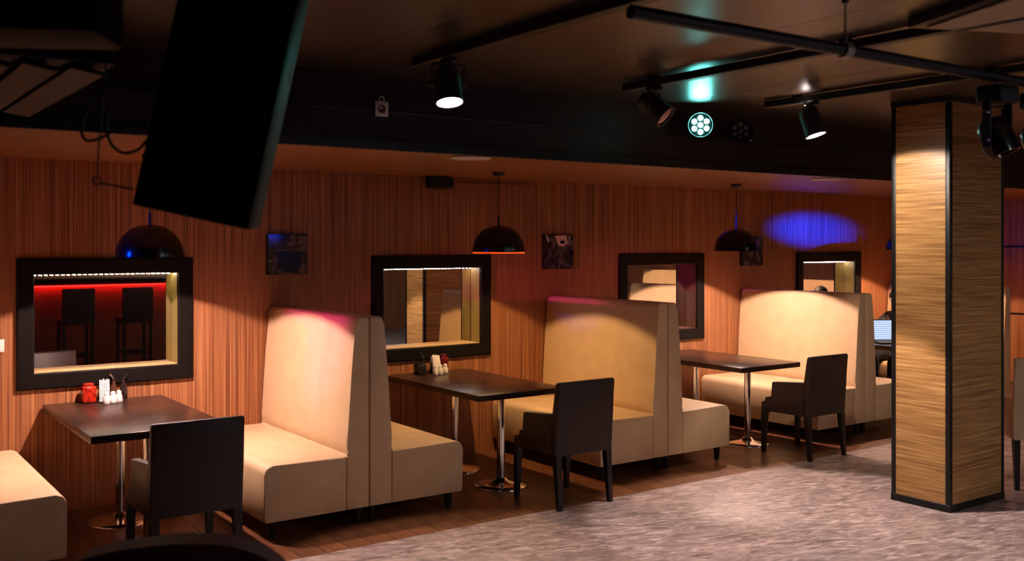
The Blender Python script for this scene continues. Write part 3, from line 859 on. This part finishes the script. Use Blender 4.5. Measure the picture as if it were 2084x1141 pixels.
def shaker(label, x, y, group):
    t = thing('shaker', label, 'shaker', (x, y, TH), 0, group)
    bm = bmesh.new(); lathe(bm, [(0, 0), (.019, 0), (.021, .004), (.020, .03), (.016, .045), (.013, .052)], 20); link_mesh('body', bm, M['white'], t, smooth=60)
    bm = bmesh.new(); lathe(bm, [(.013, .052), (.0145, .055), (.013, .064), (.007, .069), (0, .07)], 20); link_mesh('cap', bm, M['white'], t, smooth=60)
    return t
def cruet(label, x, y, rz, col, h=.125):
    t = thing('oil_cruet', label, 'cruet', (x, y, TH), rz)
    bm = bmesh.new(); lathe(bm, [(0, 0), (.022, 0), (.024, .005), (.023, h*.5), (.014, h*.68), (.010, h*.8), (.010, h*.9)], 20); link_mesh('bottle', bm, mat('cruet_liquid', srgb(*col), .12, spec=.6), t, smooth=60)
    bm = bmesh.new(); tube(bm, [(0, 0, h*.9), (0, 0, h*1.02), (.010, 0, h*1.12), (.024, 0, h*1.24)], [.011, .007, .005, .0055], 10); link_mesh('pour_spout', bm, M['chrome'], t, smooth=60)
    return t
def sauce_jar(label, x, y, col, h=.10, w_=.034):
    t = thing('sauce_jar', label, 'jar', (x, y, TH))
    bm = boxes((-w_, w_, -w_, w_, 0, h*.86), bev=.008, seg=3); link_mesh('jar', bm, tex_mat('jar_contents', [(.35, srgb(*[int(c*.5) for c in col])), (.6, srgb(*col))], (40, 40, 40), rough=.15), t, smooth=45)
    bm = bmesh.new(); lathe(bm, [(w_*.8, h*.86), (w_*.85, h*.9), (w_*.8, h), (0, h)], 20); link_mesh('lid', bm, mat('jar_lid', srgb(*[min(255, int(c*.8)) for c in col]), .35), t, smooth=45)
    return t
def onz(u, v, z):
    d = (z-CAM_Z)*F_PX/(HORIZON-v); return at(u, v, d)
def xat(u, y):
    k = (u-1042)/F_PX; c, s_ = math.cos(YAW), math.sin(YAW); Y = y-CAM_Y
    return (Y*s_+k*Y*c)/(c-k*s_)
def big(t, f=1.22):
    t.scale = (f, f, f); return t
# first table
big(sauce_jar('red glass sauce jar on the nearest table', xat(180, -.08), -.08, (190, 44, 24), .105, .036))
big(napkin_holder('white paper napkins in a holder on the nearest table', xat(211, -.10), -.10, -.2))
lab = ['white shaker at left in front of the napkins on the nearest table', 'white shaker, middle of three, in front of the napkins on the nearest table', 'white shaker at right in front of the napkins on the nearest table']
for k, (u, y) in enumerate(((217, -.225), (230, -.21), (242, -.18))):
    big(shaker(lab[k], xat(u, y), y, 'white shakers on the nearest table'), 1.15)
big(cruet('brown cruet with steel spout turned left, behind the nearest napkins', xat(231, -.045), -.045, PI+.2, (70, 40, 26), .125), 1.15)
big(cruet('dark cruet with steel spout turned right, behind the nearest napkins', xat(251, -.05), -.05, -.2, (40, 26, 24), .120), 1.15)
# second table
big(sauce_jar('dark square jar at left on the middle table', xat(855, -.11), -.11, (40, 34, 30), .078, .034))
big(napkin_holder('white paper napkins in a holder on the middle table', xat(885, -.11), -.11, -.2))
lab = ['white shaker at left in front of the napkins on the middle table', 'white shaker, middle of three, in front of the napkins on the middle table', 'white shaker at right in front of the napkins on the middle table']
for k, (u, y) in enumerate(((886, -.24), (896, -.22), (906, -.19))):
    big(shaker(lab[k], xat(u, y), y, 'white shakers on the middle table'), 1.15)
big(cruet('dark cruet with steel spout turned left on the middle table', xat(860, -.03), -.03, PI, (36, 28, 24), .12), 1.12)
big(sauce_jar('dark red capped jar behind the napkins on the middle table', xat(902, -.06), -.06, (120, 30, 30), .118, .028))

# ---------------------------------------------------------------- laptop and person at the fourth table
lp = Vector((9.66, -.74, TH))
t = thing('laptop', 'open laptop with bright blue white screen left of the pillar', 'laptop', lp, -YAW)
link_mesh('base', boxes((-.165, .165, -.23, 0, 0, .016), bev=.004, seg=2), M['black_plastic'], t, smooth=40)
kb = link_mesh('keyboard', boxes((-.15, .15, -.13, -.02, .016, .019), bev=.001, seg=1), mat('dark_keys', srgb(26, 26, 34), .5), t)
sc = link_mesh('lid', boxes((-.165, .165, 0, .010, 0, .235), bev=.003, seg=2), M['black_plastic'], t, smooth=40, loc=(0, 0, .014))
sc.rotation_euler = (math.radians(-8), 0, 0)
sm = mat('lit_screen', srgb(30, 30, 40), .3, emit=(.62, .78, 1.0, 1), strength=1.0)
nt = sm.node_tree
tc = nt.nodes.new('ShaderNodeTexCoord'); wv = nt.nodes.new('ShaderNodeTexWave'); wv.bands_direction = 'Z'; wv.inputs['Scale'].default_value = 14; wv.inputs['Distortion'].default_value = 1.5
rp = nt.nodes.new('ShaderNodeValToRGB'); rp.color_ramp.elements[0].position = .1; rp.color_ramp.elements[0].color = (.30, .42, .75, 1); rp.color_ramp.elements[1].position = .4; rp.color_ramp.elements[1].color = (.66, .80, 1, 1)
nt.links.new(tc.outputs['Object'], wv.inputs['Vector']); nt.links.new(wv.outputs['Fac'], rp.inputs['Fac']); nt.links.new(rp.outputs['Color'], nt.nodes['Principled BSDF'].inputs['Emission Color'])
link_mesh('screen', boxes((-.155, .155, -.0015, 0, .014, .223)), sm, sc)

def skin_body(name, nodes, edges, m, parent, root, levels=2):
    me = bpy.data.meshes.new(name)
    idx = {k: i for i, k in enumerate(nodes)}
    me.from_pydata([nodes[k][0] for k in nodes], [(idx[a], idx[b]) for a, b in edges], [])
    o = bpy.data.objects.new(name, me); COL.objects.link(o)
    md = o.modifiers.new('skin', 'SKIN'); md.use_smooth_shade = True
    for i, k in enumerate(nodes):
        r = nodes[k][1]; rr = r if isinstance(r, tuple) else (r, r)
        me.skin_vertices[0].data[i].radius = rr
        me.skin_vertices[0].data[i].use_root = (k == root)
    o.modifiers.new('smooth', 'SUBSURF').levels = levels
    o.modifiers['smooth'].render_levels = levels
    dg = bpy.context.evaluated_depsgraph_get()
    new = bpy.data.meshes.new_from_object(o.evaluated_get(dg))
    o.modifiers.clear(); o.data = new
    o.data.polygons.foreach_set('use_smooth', [True]*len(o.data.polygons))
    o.data.materials.clear(); o.data.materials.append(m)
    if parent: o.parent = parent
    return o
# seated on the fourth bench, facing -x, leaning over the table; local frame: +x forward, y left
px_, py_ = 10.52, -.40
pt = thing('person', 'person in dark clothes sitting behind the laptop, mostly hidden by the pillar', 'person', (px_, py_, 0), PI)
skin = tex_mat('skin', [(.3, srgb(196, 148, 122)), (.7, srgb(210, 164, 136))], (20, 20, 20), rough=.5)
cloth = tex_mat('dark_jumper', [(.3, srgb(20, 18, 22)), (.7, srgb(30, 27, 32))], (60, 60, 60), rough=.8)
trous = tex_mat('dark_trousers', [(.3, srgb(16, 16, 20)), (.7, srgb(24, 24, 30))], (60, 60, 60), rough=.85)
HX = .19
nodes = {'pelvis': ((0, 0, .56), .10), 'waist': ((.03, 0, .70), (.105, .085)), 'chest': ((.09, 0, .88), (.125, .095)), 'neckb': ((.13, 0, 1.02), .058), 'neck': ((.16, 0, 1.08), .05),
         'skull': ((HX, 0, 1.15), (.070, .075)), 'crown': ((HX, 0, 1.215), (.062, .07))}
edges = [('pelvis', 'waist'), ('waist', 'chest'), ('chest', 'neckb'), ('neckb', 'neck'), ('neck', 'skull'), ('skull', 'crown')]
for s, n in ((1, 'l'), (-1, 'r')):
    ex = .40; hx_ = .60
    nodes.update({n+'sh': ((.10, s*.17, .96), .055), n+'el': ((.30, s*.26, .785), .040), n+'wr': ((.52, s*.17, .775), .027), n+'pm': ((.585, s*.15, .772), (.036, .016)),
                  n+'hip': ((.05, s*.09, .54), .085), n+'kn': ((.44, s*.12, .53), .058), n+'an': ((.46, s*.12, .09), .038), n+'to': ((.60, s*.13, .035), .032)})
    edges += [('chest', n+'sh'), (n+'sh', n+'el'), (n+'el', n+'wr'), (n+'wr', n+'pm'), ('pelvis', n+'hip'), (n+'hip', n+'kn'), (n+'kn', n+'an'), (n+'an', n+'to')]
    for k, (dy, ln) in enumerate(((-.027, .058), (-.009, .070), (.009, .066), (.026, .052))):
        b0 = Vector((.62, s*.15+dy, .772)); nodes[f'{n}f{k}a'] = (b0, .010); nodes[f'{n}f{k}b'] = (b0+Vector((ln*.5, dy*.25, -.004)), .009); nodes[f'{n}f{k}c'] = (b0+Vector((ln, dy*.4, -.018)), .007)
        edges += [(n+'pm', f'{n}f{k}a'), (f'{n}f{k}a', f'{n}f{k}b'), (f'{n}f{k}b', f'{n}f{k}c')]
    b0 = Vector((.56, s*.15-s*.036, .770)); nodes[n+'ta'] = (b0, .011); nodes[n+'tb'] = (b0+Vector((.03, -s*.022, -.004)), .009); nodes[n+'tc'] = (b0+Vector((.058, -s*.026, -.012)), .008)
    edges += [(n+'pm', n+'ta'), (n+'ta', n+'tb'), (n+'tb', n+'tc')]
skin_body('body', nodes, edges, skin, pt, 'pelvis', 1)
# face: nose, eyes, mouth, ears
bm = bmesh.new(); tube(bm, [(HX+.062, 0, 1.178), (HX+.084, 0, 1.150), (HX+.062, 0, 1.138)], [.007, .013, .008], 8); link_mesh('nose', bm, skin, pt, smooth=60)
for s in (-1, 1):
    bm = bmesh.new(); bmesh.ops.create_uvsphere(bm, u_segments=12, v_segments=8, radius=.011, matrix=Matrix.Translation((HX+.058, s*.029, 1.175))); link_mesh('eye', bm, mat('eye_white', srgb(220, 214, 210), .2), pt, smooth=60)
    bm = bmesh.new(); bmesh.ops.create_uvsphere(bm, u_segments=10, v_segments=8, radius=.024, matrix=Matrix.Translation((HX-.005, s*.070, 1.162)) @ Matrix.Diagonal((.7, .3, 1.2, 1))); link_mesh('ear', bm, skin, pt, smooth=60)
bm = bmesh.new(); tube(bm, [(HX+.058, -.022, 1.112), (HX+.069, 0, 1.114), (HX+.058, .022, 1.112)], [.003, .0055, .003], 8); link_mesh('mouth', bm, mat('lips', srgb(150, 86, 78), .4), pt, smooth=60)
bm = bmesh.new(); bmesh.ops.create_uvsphere(bm, u_segments=24, v_segments=16, radius=1, matrix=Matrix.Translation((HX-.012, 0, 1.205)) @ Matrix.Diagonal((.092, .083, .082, 1)))
for v in bm.verts:
    if v.co.x > HX+.03 and v.co.z < 1.215: v.co.x = HX+.03
hm = tex_mat('dark_hair', [(.3, srgb(14, 11, 10)), (.7, srgb(30, 23, 20))], (90, 90, 20), rough=.5)
link_mesh('hair', bm, hm, pt, smooth=80)
sn = {k: (nodes[k][0], tuple(x+.014 for x in (nodes[k][1] if isinstance(nodes[k][1], tuple) else (nodes[k][1],)*2))) for k in ('pelvis', 'waist', 'chest', 'neckb', 'lsh', 'lel', 'rsh', 'rel')}
for n, s in (('l', 1), ('r', -1)): sn[n+'wr'] = ((.49, s*.182, .776), .034)
skin_body('jumper', sn, [('pelvis', 'waist'), ('waist', 'chest'), ('chest', 'neckb'), ('chest', 'lsh'), ('lsh', 'lel'), ('lel', 'lwr'), ('chest', 'rsh'), ('rsh', 'rel'), ('rel', 'rwr')], cloth, pt, 'pelvis', 1)
tn = {k: (nodes[k][0], (nodes[k][1]+.012,)*2) for k in ('pelvis', 'lhip', 'lkn', 'lan', 'rhip', 'rkn', 'ran')}
skin_body('trousers', tn, [('pelvis', 'lhip'), ('lhip', 'lkn'), ('lkn', 'lan'), ('pelvis', 'rhip'), ('rhip', 'rkn'), ('rkn', 'ran')], trous, pt, 'pelvis', 1)
for s in (-1, 1):
    link_mesh('shoe', boxes((.40, .66, s*.128-.045, s*.128+.045, 0, .075), bev=.025, seg=3), M['black'], pt, smooth=60)

# ---------------------------------------------------------------- beige chair at the right edge, dark chair in the foreground
bc = make_chair('cream upholstered armchair with dark splayed legs, cut by the right picture edge', (7.66, -3.40, 0), M['cream'], M['dark_leg'], -.75, .56, .97, 'armchair', None)

# big dark chair back in the near foreground (only its rounded top is in frame)
fc = at(352, 1096, 3.2)
t = thing('lounge_chair', 'dark lounge chair with rounded back in the blurred near foreground', 'chair', (fc.x, fc.y, 0), -YAW+.12)
htop = fc.z
bm = bmesh.new()
prof = [(-.36, .34), (-.37, htop-.20), (-.33, htop-.085), (-.22, htop-.028), (0, htop), (.18, htop-.012), (.30, htop-.06), (.385, htop-.16), (.40, htop-.30), (.36, .34)]
pts = spline([Vector((x, 0, z)) for x, z in prof], 4)
prism_xz(bm, [(p.x, p.z) for p in pts], -.06, .06, bev=.03, seg=3)
M['plum'] = tex_mat('plum_brown_leather', [(0.3, srgb(74, 48, 50)), (0.7, srgb(84, 56, 56))], (40, 40, 40), rough=0.6, spec=0.2)
link_mesh('backrest', bm, M['plum'], t, smooth=50)
link_mesh('seat', boxes((-.33, .33, -.62, -.05, .30, .44), bev=.04, seg=3), M['leather'], t, smooth=50)
for s in (-1, 1):
    link_mesh('armrest', boxes((s*.36-.05, s*.36+.05, -.60, -.03, .28, .60), bev=.03, seg=3), M['leather'], t, smooth=50)
    for y in (-.54, -.06):
        bm = bmesh.new(); cyl(bm, (0, 0, 0), (0, 0, .31), .016, .026, 12); link_mesh('leg', bm, M['dark_leg'], t, smooth=40, loc=(s*.30, y, 0))

# ---------------------------------------------------------------- bar behind the camera (seen in the first mirror)
t = thing('bar_counter', 'dark bar counter with red light strip seen reflected in the nearest mirror', 'bar', (3.4, -7.75, 0))
link_mesh('front_panel', boxes((-1.9, 1.9, -.10, .0, .0, 1.20), bev=.004, seg=1), tex_mat('bar_front', [(.3, srgb(96, 52, 34)), (.7, srgb(130, 76, 50))], (3, 40, 40), rough=.4), t)
link_mesh('worktop', boxes((-1.95, 1.95, -.55, .18, 1.22, 1.30), bev=.006, seg=2), M['black_wood'], t, smooth=40)
link_mesh('end_panel', boxes((-1.9, -1.84, -.5, -.10, 0, 1.22), (1.84, 1.9, -.5, -.10, 0, 1.22)), M['black_wood'], t)
link_mesh('red_led_strip', boxes((-1.85, 1.85, .08, .10, 1.205, 1.22)), mat('red_led', (.1, 0, 0, 1), .4, emit=(1, .012, .01, 1), strength=10), t)
area('bar_strip_light', (3.4, -7.70, 1.20), (math.radians(-35), 0, 0), 6, 3.6, .02, (1, .015, .012))
def make_stool(label, x):
    t = thing('bar_stool', label, 'bar stool', (x, -7.16, 0), 0, 'dark bar stools at the bar')
    link_mesh('seat', boxes((-.21, .21, -.2, .2, .70, .78), bev=.015, seg=2), M['leather'], t, smooth=40)
    link_mesh('backrest', boxes((-.21, .21, .16, .21, .76, 1.20), bev=.012, seg=2), M['leather'], t, smooth=40)
    for sx in (-1, 1):
        for sy in (-1, 1): link_mesh('leg', boxes((sx*.18-.018, sx*.18+.018, sy*.17-.018, sy*.17+.018, 0, .70)), M['dark_leg'], t)
    link_mesh('foot_rail', boxes((-.18, .18, .16, .18, .26, .29), (-.18, .18, -.18, -.16, .26, .29)), M['dark_leg'], t)
make_stool('dark bar stool reflected at left in the nearest mirror', 3.08)
make_stool('dark bar stool reflected at right in the nearest mirror', 3.86)

# booth across the room near the end wall, seen in the third mirror
ob = make_bench(-1, 'cream booth bench across the room, reflected in the unlit mirror', (12.72, -4.6, 0))
make_pendant('black dome pendant over the booth across the room', (11.9, -5.3, 1.746), (1, .66, .42), PENDANT_W*.8)

# ---------------------------------------------------------------- unseen fill lights added behind the camera to lift the ambient level
t = thing('added_fill_panel', 'added square fill light over the dance floor behind the camera', 'ceiling light', (5.9, -8.6, ZC-.02), 0)
link_mesh('housing', boxes((-.62, .62, -.62, .62, .0, .02), bev=.004, seg=1), M['black'], t)
area('fill_light', (5.9, -8.6, ZC-.025), (0, 0, 0), FILL_W*1.6, 1.2, 1.2, (.80, .88, 1.0))
t = thing('added_fill_panel', 'added square fill light over the right half of the room behind the camera', 'ceiling light', (8.2, -7.2, ZC-.02), 0)
link_mesh('housing', boxes((-.62, .62, -.62, .62, .0, .02), bev=.004, seg=1), M['black'], t)
area('fill_light', (8.2, -7.2, ZC-.025), (0, 0, 0), FILL_W*.6, 1.2, 1.2, (.80, .88, 1.0))
